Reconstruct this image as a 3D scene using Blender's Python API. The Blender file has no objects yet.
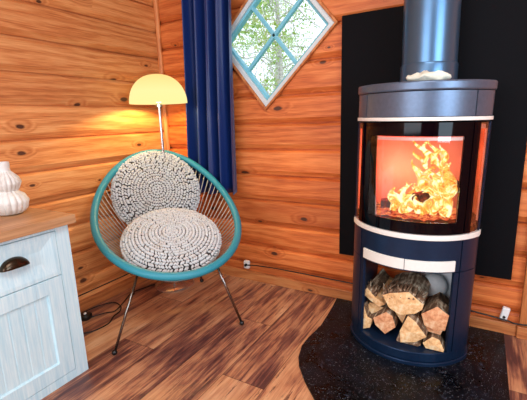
import bpy, bmesh, math, random
from mathutils import Vector, Matrix, noise
random.seed(7)
D = bpy.data
S = bpy.context.scene
COL = S.collection
PI = math.pi
V = Vector

# ---------------------------------------------------------------- camera
cam = D.objects.new('camera', D.cameras.new('camera'))
COL.objects.link(cam)
S.camera = cam
cam.data.sensor_width = 36
cam.data.lens = 25.723
cam.data.clip_start = 0.02
R_ = V((0.86825, 0.49515, -0.03125)); U_ = V((-0.07769, 0.19789, 0.97714)); W_ = V((-0.49001, 0.84597, -0.21029))
m = Matrix((R_, U_, -W_)).transposed().to_4x4()
m.translation = V((1.84115, -1.908, 1.0))
cam.matrix_world = m

# ---------------------------------------------------------------- world, lights, exposure
S.view_settings.view_transform = 'Standard'
S.view_settings.look = 'None'
S.view_settings.exposure = 0.0
S.view_settings.gamma = 1
S.view_settings.use_curve_mapping = False
w = D.worlds.new('sky'); S.world = w; w.use_nodes = True
wn = w.node_tree.nodes; wl = w.node_tree.links
bg = wn['Background']
bg.inputs['Color'].default_value = (0.86, 0.93, 1.0, 1)
bg.inputs['Strength'].default_value = 1.6


def area(name, loc, target, sx, sy, power, color):
    l = D.lights.new(name, 'AREA'); l.shape = 'RECTANGLE'; l.size = sx; l.size_y = sy
    l.energy = power; l.color = color
    o = D.objects.new(name, l); COL.objects.link(o); o.location = loc
    o.rotation_euler = (V(target) - V(loc)).to_track_quat('-Z', 'Y').to_euler()
    return o


area('daylight_from_rear_window', (0.9, -4.3, 1.5), (0.9, 0, 0.9), 2.2, 1.5, 74, (0.80, 0.90, 1.0))
area('daylight_from_side_window', (3.4, -1.9, 1.35), (1.4, -0.6, 0.9), 1.5, 1.3, 62, (0.62, 0.83, 1.0))

area('overhead_fill', (1.9, -1.9, 2.38), (1.9, -1.9, 0), 1.0, 1.0, 30, (0.93, 0.95, 1.0))  # added overhead fill to brighten floor and board bevels, no known lamp there

# ---------------------------------------------------------------- node helpers


class NT:
    def __init__(s, name):
        s.m = D.materials.new(name); s.m.use_nodes = True
        s.n = s.m.node_tree.nodes; s.l = s.m.node_tree.links
        s.b = s.n['Principled BSDF']; s.out = s.n['Material Output']

    def node(s, t, **kw):
        n = s.n.new(t)
        for k, v in kw.items():
            setattr(n, k, v)
        return n

    def put(s, sock, v):
        if hasattr(v, 'is_output') or isinstance(v, bpy.types.NodeSocket):
            s.l.new(v, sock)
        else:
            sock.default_value = v

    def set(s, name, v):
        s.put(s.b.inputs[name], v); return s

    def math(s, op, a, b=0.0, c=None, clamp=False):
        n = s.node('ShaderNodeMath', operation=op, use_clamp=clamp)
        s.put(n.inputs[0], a); s.put(n.inputs[1], b)
        if c is not None: s.put(n.inputs[2], c)
        return n.outputs[0]

    def mix(s, f, a, b, mode='MIX'):
        n = s.node('ShaderNodeMix', data_type='RGBA', blend_type=mode)
        s.put(n.inputs[0], f); s.put(n.inputs[6], a); s.put(n.inputs[7], b)
        return n.outputs[2]

    def noise(s, vec, scale, detail=4, rough=.55, dist=0.0, out=0):
        n = s.node('ShaderNodeTexNoise')
        if vec is not None: s.l.new(vec, n.inputs['Vector'])
        n.inputs['Scale'].default_value = scale; n.inputs['Detail'].default_value = detail
        n.inputs['Roughness'].default_value = rough; n.inputs['Distortion'].default_value = dist
        return n.outputs[out]

    def ramp(s, f, stops):
        n = s.node('ShaderNodeValToRGB'); e = n.color_ramp.elements
        while len(e) < len(stops): e.new(0.5)
        for i, (p, c) in enumerate(stops):
            e[i].position = p; e[i].color = c if len(c) == 4 else (*c, 1)
        s.l.new(f, n.inputs[0]); return n.outputs[0]

    def mapr(s, v, a, b, c=0.0, d=1.0):
        n = s.node('ShaderNodeMapRange'); s.put(n.inputs[0], v)
        for i, x in enumerate((a, b, c, d)): s.put(n.inputs[i + 1], x)
        return n.outputs[0]

    def coord(s, scale=(1, 1, 1), rot=(0, 0, 0), loc=(0, 0, 0), src='Object'):
        t = s.node('ShaderNodeTexCoord'); mp = s.node('ShaderNodeMapping')
        s.l.new(t.outputs[src], mp.inputs['Vector'])
        mp.inputs['Scale'].default_value = scale; mp.inputs['Rotation'].default_value = rot
        mp.inputs['Location'].default_value = loc
        return mp.outputs[0]

    def bump(s, h, strength=.3, dist=.01):
        n = s.node('ShaderNodeBump'); n.inputs['Strength'].default_value = strength
        n.inputs['Distance'].default_value = dist; s.l.new(h, n.inputs['Height'])
        s.l.new(n.outputs[0], s.b.inputs['Normal']); return n.outputs[0]


def rgb(r, g, b):
    f = lambda c: (c / 255 / 12.92) if c / 255 <= .04045 else ((c / 255 + .055) / 1.055) ** 2.4
    return (f(r), f(g), f(b), 1)


def plain(name, color, rough=.5, metal=0.0, var=.12, scale=30, bump=.0, coat=0.0):
    t = NT(name)
    n = t.noise(t.coord(), scale, 5)
    lo = tuple(c * (1 - var) for c in color[:3]) + (1,); hi = tuple(min(1, c * (1 + var)) for c in color[:3]) + (1,)
    t.set('Base Color', t.mix(n, lo, hi)).set('Roughness', rough).set('Metallic', metal).set('Coat Weight', coat)
    if bump: t.bump(n, bump, .004)
    return t.m


def pine(name, horizontal, base, light, dark, knot=(0.085, 0.026, 0.010, 1)):
    """Pine boards: coordinates shifted by the per-board number stored in attribute 'board'."""
    t = NT(name)
    at = t.node('ShaderNodeAttribute', attribute_name='board')
    tc = t.node('ShaderNodeTexCoord')
    sep = t.node('ShaderNodeSeparateXYZ'); t.l.new(tc.outputs['Object'], sep.inputs[0])
    along = {'X': sep.outputs[0], 'Y': sep.outputs[1], 'Z': sep.outputs[2]}[horizontal[0]]
    across = {'X': sep.outputs[0], 'Y': sep.outputs[1], 'Z': sep.outputs[2]}[horizontal[1]]
    pid = at.outputs['Fac']
    al = t.math('ADD', along, t.math('MULTIPLY', pid, 7.31))
    ac = t.math('ADD', across, t.math('MULTIPLY', pid, 3.17))
    def comb(fx, fy, fz=None):
        c = t.node('ShaderNodeCombineXYZ'); t.put(c.inputs[0], t.math('MULTIPLY', al, fx)); t.put(c.inputs[1], t.math('MULTIPLY', ac, fy))
        if fz is not None: t.put(c.inputs[2], fz)
        return c.outputs[0]
    # knots
    vo = t.node('ShaderNodeTexVoronoi', voronoi_dimensions='2D'); t.l.new(comb(3.3, 7.0), vo.inputs['Vector']); vo.inputs['Scale'].default_value = 1
    vo.inputs['Randomness'].default_value = 1
    sc = t.node('ShaderNodeSeparateColor'); t.l.new(vo.outputs['Color'], sc.inputs[0])
    has = t.math('GREATER_THAN', sc.outputs[0], .60)
    size = t.math('MULTIPLY', t.math('POWER', sc.outputs[1], 1.6), .085)
    size = t.math('ADD', size, .022)
    kd = t.math('DIVIDE', t.math('ADD', vo.outputs['Distance'], t.math('MULTIPLY', t.math('SUBTRACT', t.noise(comb(16, 46), 1.0, 3), .5), .07)), size)
    kn = t.math('MULTIPLY', t.mapr(kd, .75, 1.15, 1, 0), has)
    halo = t.math('MULTIPLY', t.mapr(kd, .8, 3.6, 1, 0), has)
    # grain bends round the knots
    warp = t.noise(comb(1.4, 9), 1.0, 3)
    g0 = t.math('ADD', t.math('MULTIPLY', ac, 26), t.math('ADD', t.math('MULTIPLY', warp, 5.0), t.math('MULTIPLY', halo, 2.2)))
    ring = t.math('SINE', t.math('MULTIPLY', g0, 5.0))
    ring = t.mapr(ring, -1, 1)
    fine = t.noise(comb(9, 210), 1.0, 4, .6)
    broad = t.noise(comb(1.1, 12), 1.0, 3, .6)
    col = t.ramp(t.math('ADD', t.math('MULTIPLY', ring, .13), t.math('ADD', t.math('MULTIPLY', fine, .50), t.math('MULTIPLY', broad, .37))),
                 [(.30, dark), (.47, base), (.66, light)])
    tone = t.node('ShaderNodeTexWhiteNoise', noise_dimensions='1D'); t.l.new(pid, tone.inputs['W'])
    col = t.mix(1.0, col, t.mix(tone.outputs['Value'], (.78, .72, .68, 1), (1.08, 1.06, 1.02, 1)), 'MULTIPLY')
    col = t.mix(t.math('MULTIPLY', halo, .45), col, dark)
    col = t.mix(kn, col, knot)
    t.set('Base Color', col).set('Roughness', .52).set('Coat Weight', .06)
    t.b.inputs['Coat Roughness'].default_value = .35
    t.bump(t.math('ADD', fine, t.math('MULTIPLY', kn, -.6)), .12, .003)
    return t.m


M = {}
M['pine_back'] = pine('pine_back', 'XZ', rgb(212, 112, 50), rgb(236, 144, 78), rgb(166, 72, 28))
M['pine_left'] = pine('pine_left', 'YZ', rgb(222, 144, 82), rgb(246, 182, 118), rgb(178, 98, 48))
M['pine_trim'] = pine('pine_trim', 'ZX', rgb(206, 126, 66), rgb(230, 156, 92), rgb(160, 84, 36))
M['pine_base'] = pine('pine_base', 'XZ', rgb(206, 128, 70), rgb(228, 160, 98), rgb(160, 86, 40))
M['pine_base_left'] = pine('pine_base_left', 'YZ', rgb(200, 122, 66), rgb(226, 154, 92), rgb(156, 82, 38))


def floor_mat():
    t = NT('wood_look_vinyl_planks')
    vec = t.coord(rot=(0, 0, -PI / 2), loc=(0.0, 0.0, 0))
    # plank layout: rows along Y, 0.195 wide
    tc = t.node('ShaderNodeTexCoord'); sp = t.node('ShaderNodeSeparateXYZ'); t.l.new(tc.outputs['Object'], sp.inputs[0])
    X, Y = sp.outputs[0], sp.outputs[1]
    row = t.math('FLOOR', t.math('DIVIDE', t.math('SUBTRACT', X, 1.2), .19))
    wn_ = t.node('ShaderNodeTexWhiteNoise', noise_dimensions='1D'); t.l.new(row, wn_.inputs['W'])
    off = t.math('MULTIPLY', row, .405)
    yy = t.math('ADD', t.math('ADD', Y, .03), off)
    seg = t.math('FLOOR', t.math('DIVIDE', yy, 1.22))
    fx = t.math('FRACT', t.math('DIVIDE', t.math('SUBTRACT', X, 1.2), .19))
    fy = t.math('FRACT', t.math('DIVIDE', yy, 1.22))
    ex = t.math('MULTIPLY', t.math('MINIMUM', fx, t.math('SUBTRACT', 1, fx)), .19)
    ey = t.math('MULTIPLY', t.math('MINIMUM', fy, t.math('SUBTRACT', 1, fy)), 1.22)
    edge = t.math('MINIMUM', ex, ey)
    seam = t.mapr(edge, .0006, .0022, 1, 0)
    pid = t.math('ADD', t.math('MULTIPLY', row, 1.37), t.math('MULTIPLY', seg, 2.91))
    w2 = t.node('ShaderNodeTexWhiteNoise', noise_dimensions='1D'); t.l.new(pid, w2.inputs['W'])
    def comb(a, b):
        c = t.node('ShaderNodeCombineXYZ')
        t.put(c.inputs[0], t.math('MULTIPLY', t.math('ADD', X, t.math('MULTIPLY', pid, 3.3)), a))
        t.put(c.inputs[1], t.math('MULTIPLY', t.math('ADD', Y, t.math('MULTIPLY', pid, 5.9)), b))
        return c.outputs[0]
    fine = t.noise(comb(130, 6), 1, 5, .65)
    mid = t.noise(comb(24, 2.2), 1, 4, .6, .6)
    blot = t.noise(comb(7, 2.4), 1, 3, .6, .4)
    s = t.math('ADD', t.math('MULTIPLY', fine, .28), t.math('ADD', t.math('MULTIPLY', mid, .34), t.math('MULTIPLY', blot, .38)))
    s = t.math('ADD', s, t.mapr(w2.outputs['Value'], 0, 1, -.075, .05))
    col = t.ramp(s, [(.38, rgb(84, 50, 48)), (.435, rgb(134, 84, 68)), (.485, rgb(184, 126, 90)), (.56, rgb(210, 156, 114)), (.66, rgb(226, 184, 146))])
    crack = t.noise(comb(60, 3.2), 1, 6, .75)
    col = t.mix(t.mapr(crack, .58, .64), col, rgb(84, 46, 40))
    col = t.mix(t.math('MULTIPLY', seam, .75), col, rgb(50, 26, 18))
    t.set('Base Color', col).set('Roughness', t.mapr(fine, .3, .7, .32, .5))
    t.bump(t.math('SUBTRACT', fine, t.math('MULTIPLY', seam, .8)), .15, .003)
    return t.m


M['floor'] = floor_mat()
M['ceiling'] = plain('ceiling_white', rgb(222, 190, 150), .7)
M['rear_wall'] = plain('pine_rear', rgb(200, 140, 88), .6)
M['black_board'] = plain('matt_black_board', rgb(3, 3, 7), .75, 0, .3, 60)
M['black_board'].node_tree.nodes['Principled BSDF'].inputs['Specular IOR Level'].default_value = .15
M['stove'] = plain('blue_black_steel', rgb(22, 46, 76), .32, .5, .2, 55, .04)
M['stove_top'] = plain('lit_steel_top', rgb(96, 112, 134), .36, .6, .2, 70, .03)  # paler copy of the body steel, brighter light up there put into the colour
M['pipe'] = plain('flue_pipe_steel', rgb(84, 118, 150), .30, .75, .08, 20)
M['silver'] = plain('brushed_silver', rgb(240, 240, 232), .4, .12, .06, 80)
M['chrome'] = plain('chrome', rgb(214, 212, 210), .22, .9, .03)
M['dark_chrome'] = plain('dark_chrome', rgb(140, 132, 126), .22, 1.0, .1)
M['rubber'] = plain('black_rubber', rgb(14, 14, 15), .35)
M['black_gloss'] = plain('black_printed_glass', rgb(5, 3, 9), .06, 0, .1, 10)
M['black_gloss'].node_tree.nodes['Principled BSDF'].inputs['Specular IOR Level'].default_value = .18
M['firebrick'] = plain('vermiculite', rgb(222, 150, 128), .85, 0, .25, 9, .5)
M['teal'] = plain('teal_wrapped_cord', rgb(44, 142, 160), .42, 0, .16, 160, .3)
M['cord'] = plain('woven_pvc_cord', rgb(176, 172, 160), .35, 0, .2, 40)
M['plastic_white'] = plain('white_plastic', rgb(236, 234, 230), .3)
M['cable'] = plain('black_cable', rgb(12, 11, 12), .45)
M['brass'] = plain('aged_brass', rgb(66, 54, 42), .26, .9, .3, 60)
M['seam_shade'] = plain('gap_shade', rgb(12, 12, 16), .8)  # stands in for shade inside the stove panel seams
M['concrete'] = plain('concrete_grey', rgb(226, 234, 238), .75, 0, .2, 40, .3)
M['plate_white'] = plain('white_plate', rgb(246, 248, 250), .5)


def pad_mat():
    t = NT('black_hearth_plate')
    v = t.coord()
    a = t.noise(v, 5, 5, .6, .8); b = t.noise(v, 60, 4, .7); c = t.noise(v, 240, 2, .5)
    col = t.mix(t.mapr(a, .42, .72), rgb(4, 5, 8), rgb(16, 20, 30))
    col = t.mix(t.mapr(b, .60, .70, 0, .6), col, rgb(74, 84, 104))
    col = t.mix(t.mapr(c, .66, .72, 0, .9), col, rgb(140, 146, 156))
    t.b.inputs['Specular IOR Level'].default_value = .2
    t.set('Base Color', col).set('Roughness', t.mapr(a, .3, .7, .2, .45)).bump(b, .08, .003)
    return t.m


M['pad'] = pad_mat()


def white_wash():
    t = NT('whitewashed_wood')
    v = t.coord((18, 18, 1.6))
    a = t.noise(v, 1.0, 6, .7); b = t.noise(t.coord((90, 90, 5)), 1, 4, .7)
    col = t.mix(t.mapr(b, .3, .7), rgb(182, 226, 240), rgb(222, 248, 253))
    col = t.mix(t.mapr(a, .64, .76, 0, .75), col, rgb(150, 164, 170))
    t.set('Base Color', col).set('Roughness', .55).bump(b, .12, .002)
    return t.m


M['whitewash'] = white_wash()


def slab_mat():
    t = NT('oak_worktop')
    v = t.coord((120, 3, 120)); a = t.noise(v, 1, 5, .6); b = t.noise(t.coord((14, 1.2, 14)), 1, 4)
    f = t.math('ADD', t.math('MULTIPLY', a, .5), t.math('MULTIPLY', b, .5))
    t.set('Base Color', t.ramp(f, [(.35, rgb(140, 100, 66)), (.5, rgb(186, 140, 98)), (.65, rgb(208, 166, 122))])).set('Roughness', .45)
    return t.m


M['oak'] = slab_mat()


def split_wood(name, c1, c2, c3):
    t = NT(name)
    a = t.noise(t.coord((60, 6, 60)), 1, 5, .65); b = t.noise(t.coord(), 18, 5, .6)
    f = t.math('ADD', t.math('MULTIPLY', a, .55), t.math('MULTIPLY', b, .45))
    t.set('Base Color', t.ramp(f, [(.36, c1), (.5, c2), (.62, c3)])).set('Roughness', .8).bump(f, .5, .006)
    return t.m


M['split'] = split_wood('split_birch_wood', rgb(196, 134, 80), rgb(240, 192, 134), rgb(252, 224, 178))
M['split_red'] = split_wood('split_reddish_wood', rgb(176, 98, 62), rgb(228, 162, 114), rgb(246, 204, 160))
M['bark'] = split_wood('birch_bark', rgb(44, 30, 22), rgb(124, 92, 66), rgb(226, 206, 176))
M['char'] = split_wood('charred_wood', rgb(14, 8, 6), rgb(60, 26, 14), rgb(140, 60, 26))


def velvet():
    t = NT('navy_velvet')
    n = t.noise(t.coord(), 300, 3)
    t.set('Base Color', t.mix(n, rgb(4, 18, 58), rgb(11, 48, 122))).set('Roughness', .42)
    t.b.inputs['Sheen Weight'].default_value = .35; t.b.inputs['Sheen Roughness'].default_value = .4
    t.b.inputs['Sheen Tint'].default_value = (.35, .6, 1, 1)
    return t.m


M['velvet'] = velvet()


def yarn():
    t = NT('cream_chunky_yarn')
    n = t.noise(t.coord(), 260, 3); b = t.noise(t.coord(), 22, 3)
    c = t.mix(n, rgb(196, 200, 202), rgb(228, 230, 228))
    c = t.mix(t.mapr(b, .5, .7, 0, .35), c, rgb(204, 182, 160))
    t.set('Base Color', c).set('Roughness', .9).bump(n, .4, .003)
    return t.m


M['yarn'] = yarn()
M['yarn_gap_shade'] = plain('core_gap_shade', rgb(62, 56, 54), .95)  # darkened so the gaps between stitches look shaded


def vase_mat():
    t = NT('white_ribbed_ceramic')
    n = t.noise(t.coord(), 24, 4)
    t.set('Base Color', t.mix(t.mapr(n, .45, .75), rgb(226, 226, 220), rgb(198, 188, 176))).set('Roughness', .38)
    return t.m


M['ceramic'] = vase_mat()


def glass(name, tint=(1, 1, 1, 1), gloss=.5):
    t = NT(name)
    tr = t.node('ShaderNodeBsdfTransparent'); tr.inputs[0].default_value = tint
    gl = t.node('ShaderNodeBsdfGlossy'); gl.inputs['Roughness'].default_value = .03
    lw = t.node('ShaderNodeFresnel'); lw.inputs[0].default_value = 1.45
    mx = t.node('ShaderNodeMixShader')
    t.l.new(t.math('MULTIPLY', lw.outputs[0], gloss * 2), mx.inputs[0]); t.l.new(tr.outputs[0], mx.inputs[1]); t.l.new(gl.outputs[0], mx.inputs[2])
    t.l.new(mx.outputs[0], t.out.inputs[0])
    return t.m


M['stove_glass'] = glass('stove_glass', (.97, .93, .93, 1), .6)
M['side_glass'] = glass('stove_side_glass', (1, .95, .93, 1), .2)
M['pane'] = glass('window_glass', (.97, .99, 1, 1), .35)


def emit(name, color, strength):
    t = NT(name)
    e = t.node('ShaderNodeEmission'); t.put(e.inputs[0], color); e.inputs[1].default_value = strength
    t.l.new(e.outputs[0], t.out.inputs[0]); return t


def flame_mat():
    t = NT('flame')
    n = t.noise(t.coord(), 17, 3, .55, 2.2)
    col = t.ramp(n, [(.38, (1, .16, .03)), (.47, (1, .48, .06)), (.54, (1, .86, .28)), (.62, (1, .96, .62))])
    e = t.node('ShaderNodeEmission'); t.l.new(col, e.inputs[0]); e.inputs[1].default_value = 1.5
    tr = t.node('ShaderNodeBsdfTransparent'); mx = t.node('ShaderNodeMixShader')
    lw = t.node('ShaderNodeLayerWeight'); lw.inputs[0].default_value = .35
    a = t.math('MULTIPLY', t.mapr(lw.outputs['Facing'], .15, .95, 1, 0), t.mapr(n, .36, .5, .25, 1), clamp=True)
    t.l.new(a, mx.inputs[0]); t.l.new(tr.outputs[0], mx.inputs[1]); t.l.new(e.outputs[0], mx.inputs[2])
    t.l.new(mx.outputs[0], t.out.inputs[0]); return t.m


M['flame'] = flame_mat()
t = NT('embers')
_n = t.noise(t.coord(), 60, 4, .6)
_e = t.node('ShaderNodeEmission'); t.l.new(t.ramp(_n, [(.38, (.30, .03, .012)), (.50, (.9, .13, .05)), (.64, (1, .45, .12))]), _e.inputs[0]); _e.inputs[1].default_value = 1.1
t.l.new(_e.outputs[0], t.out.inputs[0]); M['ember'] = t.m


def shade_mat():
    t = NT('glowing_lamp_shade')
    sp = t.node('ShaderNodeTexCoord'); s2 = t.node('ShaderNodeSeparateXYZ'); t.l.new(sp.outputs['Object'], s2.inputs[0])
    e = t.node('ShaderNodeEmission')
    t.l.new(t.ramp(s2.outputs[2], [(0, (1, .80, .32)), (.06, (1, .80, .34)), (.16, (.95, .66, .22))]), e.inputs[0])
    e.inputs[1].default_value = 1.2
    t.l.new(e.outputs[0], t.out.inputs[0]); return t.m


M['shade'] = shade_mat()
M['teal_paint'] = plain('pale_teal_paint', rgb(120, 196, 214), .4, 0, .06)
M['white_paint'] = plain('pale_grey_paint', rgb(206, 216, 216), .4, 0, .06)
M['leaf'] = None
t = NT('leaf_green')
oi = t.noise(t.coord(), 2.5, 3)
t.set('Base Color', t.ramp(oi, [(.35, rgb(120, 170, 70)), (.5, rgb(170, 210, 110)), (.65, rgb(214, 232, 170))])).set('Roughness', .5)
t.b.inputs['Transmission Weight'].default_value = 0
M['leaf'] = t.m
M['birch'] = split_wood('birch_trunk', rgb(110, 104, 100), rgb(206, 204, 204), rgb(240, 240, 240))
M['grass'] = plain('meadow_grass', rgb(150, 176, 110), .9, 0, .3, 3)

# ---------------------------------------------------------------- mesh helpers


class MB:
    def __init__(s):
        s.v = []; s.f = []; s.mi = []; s.attr = []; s.cur = 0; s.a = 0.0

    def add(s, vs, fs):
        o = len(s.v); s.v += [tuple(v) for v in vs]
        for f in fs:
            s.f.append([i + o for i in f]); s.mi.append(s.cur); s.attr.append(s.a)

    def box(s, x0, x1, y0, y1, z0, z1, mat=None):
        vs = [V((x, y, z)) for x in (x0, x1) for y in (y0, y1) for z in (z0, z1)]
        if mat: vs = [mat @ v for v in vs]
        s.add(vs, [(0, 1, 3, 2), (4, 6, 7, 5), (0, 4, 5, 1), (2, 3, 7, 6), (0, 2, 6, 4), (1, 5, 7, 3)])

    def tube(s, pts, r, n=8, closed=False, caps=True):
        pts = [V(p) for p in pts]; N = len(pts)
        rr = r if isinstance(r, (list, tuple)) else [r] * N
        prev = None; vs = []
        for i, p in enumerate(pts):
            if closed: tg = (pts[(i + 1) % N] - pts[i - 1]).normalized()
            else: tg = (pts[min(i + 1, N - 1)] - pts[max(i - 1, 0)]).normalized()
            if prev is None:
                a = V((0, 0, 1)) if abs(tg.z) < .9 else V((1, 0, 0)); nn = tg.cross(a).normalized()
            else:
                nn = (prev - tg * prev.dot(tg)).normalized()
            prev = nn; b = tg.cross(nn)
            for k in range(n):
                an = 2 * PI * k / n; vs.append(p + (nn * math.cos(an) + b * math.sin(an)) * rr[i])
        fs = []
        for i in range(N if closed else N - 1):
            j = (i + 1) % N
            for k in range(n):
                k2 = (k + 1) % n; fs.append((i * n + k, j * n + k, j * n + k2, i * n + k2))
        if not closed and caps:
            fs.append(tuple(range(n))[::-1] if False else tuple(range(n))); fs.append(tuple((N - 1) * n + k for k in range(n))[::-1])
        s.add(vs, fs)

    def lathe(s, prof, n=32, c=(0, 0, 0), rib=None):
        vs = []; fs = []; c = V(c)
        for (r, z) in prof:
            for k in range(n):
                a = 2 * PI * k / n; q = r * (rib(a, z) if rib else 1)
                vs.append(c + V((q * math.cos(a), q * math.sin(a), z)))
        for i in range(len(prof) - 1):
            for k in range(n):
                k2 = (k + 1) % n; fs.append((i * n + k, i * n + k2, (i + 1) * n + k2, (i + 1) * n + k))
        fs.append(tuple(range(n))[::-1]); fs.append(tuple((len(prof) - 1) * n + k for k in range(n)))
        s.add(vs, fs)

    def ball(s, c, r, nu=10, nv=6, mat=None):
        vs = []; c = V(c)
        rx, ry, rz = r if isinstance(r, (list, tuple)) else (r, r, r)
        vs.append(V((0, 0, rz)))
        for j in range(1, nv):
            ph = PI * j / nv
            for k in range(nu):
                a = 2 * PI * k / nu; vs.append(V((rx * math.sin(ph) * math.cos(a), ry * math.sin(ph) * math.sin(a), rz * math.cos(ph))))
        vs.append(V((0, 0, -rz)))
        if mat: vs = [mat @ v for v in vs]
        vs = [v + c for v in vs]; L = len(vs) - 1; fs = []
        for k in range(nu):
            fs.append((0, 1 + k, 1 + (k + 1) % nu))
            fs.append((L, 1 + (nv - 2) * nu + (k + 1) % nu, 1 + (nv - 2) * nu + k))
        for j in range(nv - 2):
            for k in range(nu):
                k2 = (k + 1) % nu; a = 1 + j * nu
                fs.append((a + k, a + nu + k, a + nu + k2, a + k2))
        s.add(vs, fs)

    def prism(s, poly, ext):
        """poly: 3D points, ext: offset vector or second list"""
        n = len(poly); A = [V(p) for p in poly]; B = [p + V(ext) for p in A] if isinstance(ext, (tuple, Vector)) else [V(p) for p in ext]
        s.add(A + B, [tuple(range(n))[::-1], tuple(n + i for i in range(n))] + [(i, (i + 1) % n, n + (i + 1) % n, n + i) for i in range(n)])

    def build(s, name, mat, parent=None, loc=None, smooth=False, bevel=0, segs=2, angle=35, sub=0):
        me = D.meshes.new(name); me.from_pydata(s.v, [], s.f)
        mats = mat if isinstance(mat, (list, tuple)) else [mat]
        for q in mats: me.materials.append(q)
        for p, i in zip(me.polygons, s.mi): p.material_index = i
        if any(s.attr):
            at = me.attributes.new('board', 'FLOAT', 'FACE')
            for i, a in enumerate(s.attr): at.data[i].value = a
        bm = bmesh.new(); bm.from_mesh(me); bmesh.ops.recalc_face_normals(bm, faces=bm.faces); bm.to_mesh(me); bm.free()
        o = D.objects.new(name, me); COL.objects.link(o)
        if parent: o.parent = parent
        if loc: o.location = loc
        if bevel:
            b = o.modifiers.new('bevel', 'BEVEL'); b.width = bevel; b.segments = segs; b.limit_method = 'ANGLE'; b.angle_limit = math.radians(40)
        if sub:
            q = o.modifiers.new('sub', 'SUBSURF'); q.levels = q.render_levels = sub
        if smooth:
            me.polygons.foreach_set('use_smooth', [True] * len(me.polygons))
            if angle < 180:
                try: me.set_sharp_from_angle(angle=math.radians(angle))
                except Exception: pass
        return o


def tag(o, label=None, cat=None, group=None, kind=None):
    if label: o['label'] = label
    if cat: o['category'] = cat
    if group: o['group'] = group
    if kind: o['kind'] = kind
    return o


def thing(name, label, cat, loc=(0, 0, 0), rz=0.0, group=None):
    o = D.objects.new(name, None); COL.objects.link(o); o.location = loc; o.rotation_euler = (0, 0, rz); o.empty_display_size = .05
    return tag(o, label, cat, group)


def struct(o):
    o['kind'] = 'structure'; return o


# ---------------------------------------------------------------- structure
XR, YF, ZC = 3.6, -4.6, 2.45
b = MB(); b.box(-.1, XR + .1, YF - .1, .1, -.08, 0); struct(b.build('floor', M['floor']))
b = MB(); b.box(-.1, XR + .1, YF - .1, .1, ZC, ZC + .08); struct(b.build('ceiling', M['ceiling']))


def log_wall(name, axis, length, grooves, mat):
    """Stacked boards as one closed profile; face at 0, thickness away from the room."""
    mb = MB(); pr = [(-.06, grooves[0]), (-.024, grooves[0])]; ids = [0, 0]
    for i in range(len(grooves) - 1):
        z0, z1 = grooves[i], grooves[i + 1]
        q = [(-.026, z0 + .0034), (-.016, z0 + .0042), (-.014, z0 + .007), (0, z0 + .030), (.0012, (z0 + z1) / 2), (0, z1 - .016), (-.010, z1 - .007), (-.015, z1 - .0044), (-.026, z1 - .0034)]
        pr += q; ids += [i + 1 + (.37 if axis == 'y' else 0)] * len(q)
    pr.append((-.06, grooves[-1])); ids.append(ids[-1])
    n = len(pr)
    if axis == 'x':
        A = [V((-.1, -d, z)) for d, z in pr]; B = [V((length, -d, z)) for d, z in pr]
    else:
        A = [V((d, 0.0, z)) for d, z in pr]; B = [V((d, -length, z)) for d, z in pr]
    mb.add(A + B, [tuple(range(n)), tuple(n + k for k in range(n))[::-1]])
    for k in range(n):
        mb.a = max(.01, ids[k]); mb.add([A[k], A[(k + 1) % n], B[(k + 1) % n], B[k]], [(0, 1, 2, 3)])
    o = mb.build(name, mat)
    bm = bmesh.new(); bm.from_mesh(o.data); bmesh.ops.remove_doubles(bm, verts=bm.verts, dist=1e-5)
    bmesh.ops.recalc_face_normals(bm, faces=bm.faces); bm.to_mesh(o.data); bm.free()
    return struct(o)


gb = [0, .105, .2267, .371, .525, .675, .827, .972, 1.123, 1.29, 1.455, 1.61, 1.765, 1.92, 2.075, 2.23, 2.45]
gl = [0, .09, .178, .327, .473, .630, .786, .939, 1.094, 1.243, 1.397, 1.558, 1.71, 1.865, 2.02, 2.175, 2.45]
wall_back = log_wall('wall_back', 'x', XR + .1, gb, M['pine_back'])
log_wall('wall_left', 'y', -YF, gl, M['pine_left'])
# diamond opening in the back wall
WC = V((.829, 0, 1.438)); EX, EZ = V((.354, 0, .010)), V((.050, 0, .380))      # outer half-diagonals


def diamond(k): return [WC + EX * k, WC + EZ * k, WC - EX * k, WC - EZ * k]


b = MB(); k = .90
b.prism([p - V((0, .1, 0)) for p in diamond(k)], (0, .3, 0))
cut = b.build('cutter', M['pine_back'])
md = wall_back.modifiers.new('hole', 'BOOLEAN'); md.object = cut; md.operation = 'DIFFERENCE'; md.solver = 'EXACT'
dg = bpy.context.evaluated_depsgraph_get()
nm = D.meshes.new_from_object(wall_back.evaluated_get(dg))
wall_back.modifiers.clear(); wall_back.data = nm
D.objects.remove(cut)
b = MB(); b.box(XR, XR + .08, YF, .0, 0, ZC); struct(b.build('wall_right', M['rear_wall']))
b = MB(); b.box(0, XR, YF - .08, YF, 0, ZC); struct(b.build('wall_front', M['rear_wall']))
# baseboards
b = MB(); b.a = 41.3; b.box(.022, 2.045, -.022, 0, 0, .058); b.box(2.045, XR, -.034, 0, 0, .058)
struct(b.build('baseboard_back', M['pine_base'], bevel=.004))
b = MB(); b.a = 45.8; b.box(0, .022, YF, 0, 0, .06); struct(b.build('baseboard_left', M['pine_base_left'], bevel=.004))
b = MB(); b.a = 52.1; b.box(2.052, 2.15, -.026, -.001, .058, ZC); struct(b.build('trim_1', M['pine_trim'], bevel=.004))
b = MB(); b.a = 57.7; b.tube([(.010, -.010, .06), (.010, -.010, ZC)], .016, 10); struct(b.build('trim_2', M['pine_trim'], smooth=True))


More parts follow.
